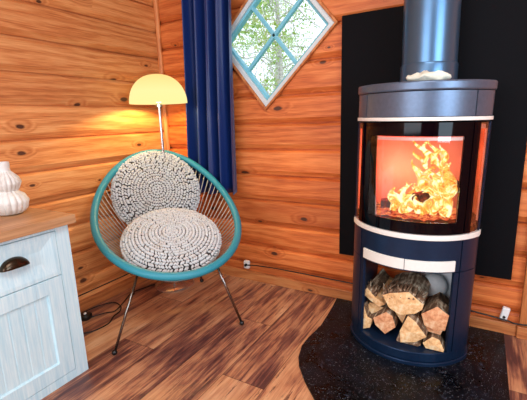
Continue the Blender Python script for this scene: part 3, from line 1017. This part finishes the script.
def cdepth(u, v):   # u across 0..1, v down 0..1
    w1 = math.sin(u * 2 * PI * 4.1 + 3.4 + .5 * math.sin(v * 2.1)) * .044 + math.sin(u * 2 * PI * 11.3 + 1.3 + .8 * math.sin(v * 3)) * .008
    return w1 * (.75 + .25 * v) + .006 * math.sin(v * 3 + u * 4)


vs = []; fs = []
for side in (0, 1):
    for j in range(NZ + 1):
        v = j / NZ
        for i in range(NX + 1):
            u = i / NX
            x = X0 + .004 - .046 * v + (X1 - X0) * (u + .006 * math.sin(u * 40 + v * 2)); y = -.075 + cdepth(u, v) + (.003 if side else 0); zz = ZT + (ZB - ZT) * v + .004 * math.sin(u * 9)
            vs.append((x - .4, y + .075, zz - 2.1))
W = NX + 1; T = W * (NZ + 1)
for j in range(NZ):
    for i in range(NX):
        a = j * W + i; fs.append((a, a + 1, a + W + 1, a + W)); fs.append((T + a, T + a + W, T + a + W + 1, T + a + 1))
for i in range(NX):
    fs.append((i, T + i, T + i + 1, i + 1)); a = NZ * W + i; fs.append((a, a + 1, T + a + 1, T + a))
for j in range(NZ):
    a = j * W; fs.append((a, a + W, T + a + W, T + a)); a = j * W + NX; fs.append((a, T + a, T + a + W, a + W))
b.add(vs, fs); b.build('curtain_cloth', M['velvet'], cr, smooth=True, angle=180)

# ---------------------------------------------------------------- white cabinet
FX = .489
cab = thing('white_cabinet', 'whitewashed wooden cabinet with drawer and panelled door against the left wall', 'cabinet', (.25, -1.5, 0))
o = V((.25, -1.5, 0))


def cb_box(mb, x0, x1, y0, y1, z0, z1): mb.box(x0 - o.x, x1 - o.x, y0 - o.y, y1 - o.y, z0 - o.z, z1 - o.z)


YR, YL = -1.077, -1.90
b = MB()
cb_box(b, .03, FX - .004, YR - .018, YR - .002, .0, .632)      # right end panel
cb_box(b, .03, FX - .004, YL, YL + .018, .0, .632)
cb_box(b, .03, .042, YL, YR - .002, .02, .632)
cb_box(b, .03, FX - .022, YL, YR - .002, .04, .056)
cb_box(b, FX - .02, FX, YR - .052, YR, .0, .632)               # right stile
cb_box(b, FX - .02, FX, YL, YL + .055, .0, .632)
cb_box(b, FX - .02, FX - .001, YL + .055, YR - .052, .0, .036)  # bottom rail
cb_box(b, FX - .02, FX - .001, YL + .055, YR - .052, .618, .632)
b.build('body', M['whitewash'], cab, bevel=.0015)
b = MB(); cb_box(b, .012, .512, -1.93, -1.055, .633, .667); b.build('top', M['oak'], cab, bevel=.003)


def framed(mb, y0, y1, z0, z1, w, depth=.010, bev=.012):
    """frame with a bevelled inner edge and a sunk field"""
    x = FX + .001
    cb_box(mb, x - .018, x - depth, y0 + w * .5, y1 - w * .5, z0 + w * .5, z1 - w * .5)
    O = [(y0, z0), (y1, z0), (y1, z1), (y0, z1)]; I = [(y0 + w, z0 + w), (y1 - w, z0 + w), (y1 - w, z1 - w), (y0 + w, z1 - w)]
    J = [(y0 + w + bev, z0 + w + bev), (y1 - w - bev, z0 + w + bev), (y1 - w - bev, z1 - w - bev), (y0 + w + bev, z1 - w - bev)]
    vs = [V((x, a, c)) - o for a, c in O] + [V((x, a, c)) - o for a, c in I] + [V((x - depth, a, c)) - o for a, c in J] + [V((x - .018, a, c)) - o for a, c in O]
    fs = []
    for k in range(4):
        j = (k + 1) % 4; fs += [(k, j, 4 + j, 4 + k), (4 + k, 4 + j, 8 + j, 8 + k), (k, 12 + k, 12 + j, j)]
    mb.add(vs, fs)


D0, D1 = -1.485, -1.132
YM = -1.4885
for (ya, yb) in ((-1.842, YM - .0015), (YM + .0015, -1.1315)):
    b = MB(); framed(b, ya, yb, .447, .616, .014, .008, .046); dw = b.build('drawer', M['whitewash'], cab)
    yc = (ya + yb) / 2 + .025
    b = MB(); vs = []; nu, nv = 18, 8
    for j in range(nv + 1):
        for i in range(nu + 1):
            a = PI * i / nu; ph = (PI / 2) * j / nv
            # cup pull: half-ellipse front, open below
            yv = .047 * math.cos(a); zv = .036 * math.sin(a) * math.cos(ph * .96); xv = .030 * math.sin(ph) * math.sin(a) ** .5
            vs.append(V((FX - .006 + xv, yc + yv, .530 + zv)) - o)
    fs = [(j * (nu + 1) + i, j * (nu + 1) + i + 1, (j + 1) * (nu + 1) + i + 1, (j + 1) * (nu + 1) + i) for j in range(nv) for i in range(nu)]
    b.add(vs, fs); hp = b.build('cup_pull', M['brass'], dw, smooth=True, angle=180)
    so_ = hp.modifiers.new('t', 'SOLIDIFY'); so_.thickness = .0018
    b = MB(); framed(b, ya, yb, .039, .443, .058, .009, .004)
    # v-groove boards in the field
    nb = 5; f0, f1 = ya + .064, yb - .064
    for i in range(nb):
        q0 = f0 + (f1 - f0) * i / nb + .002; q1 = f0 + (f1 - f0) * (i + 1) / nb - .002
        cb_box(b, FX - .012, FX - .0065, q0, q1, .101, .381)
    b.build('door', M['whitewash'], cab, bevel=.001)

# ---------------------------------------------------------------- ribbed vase
vz = MB(); prof = []
keys = [(0, .030), (.004, .046), (.02, .060), (.05, .068), (.075, .056), (.086, .040), (.092, .037), (.10, .043), (.122, .052), (.142, .046), (.158, .032), (.166, .024), (.175, .0225), (.198, .0235), (.203, .022), (.203, .018), (.16, .016), (.15, .002)]
for i in range(len(keys) - 1):
    (z0, r0), (z1, r1) = keys[i], keys[i + 1]
    for k in range(3): prof.append((r0 + (r1 - r0) * k / 3, z0 + (z1 - z0) * k / 3))
prof.append((keys[-1][1], keys[-1][0]))
vz.lathe([(q * 1.0, z * 1.0) for q, z in prof], 144, (0, 0, 0), lambda a, z: 1 + (.085 * (abs(math.sin(a * 9)) - .5) if .006 < z < .168 else 0))
tag(vz.build('ribbed_vase', M['ceramic'], None, (.262, -1.160, .668), smooth=True, angle=50), 'white ribbed double-bulb ceramic vase on the cabinet top', 'vase')
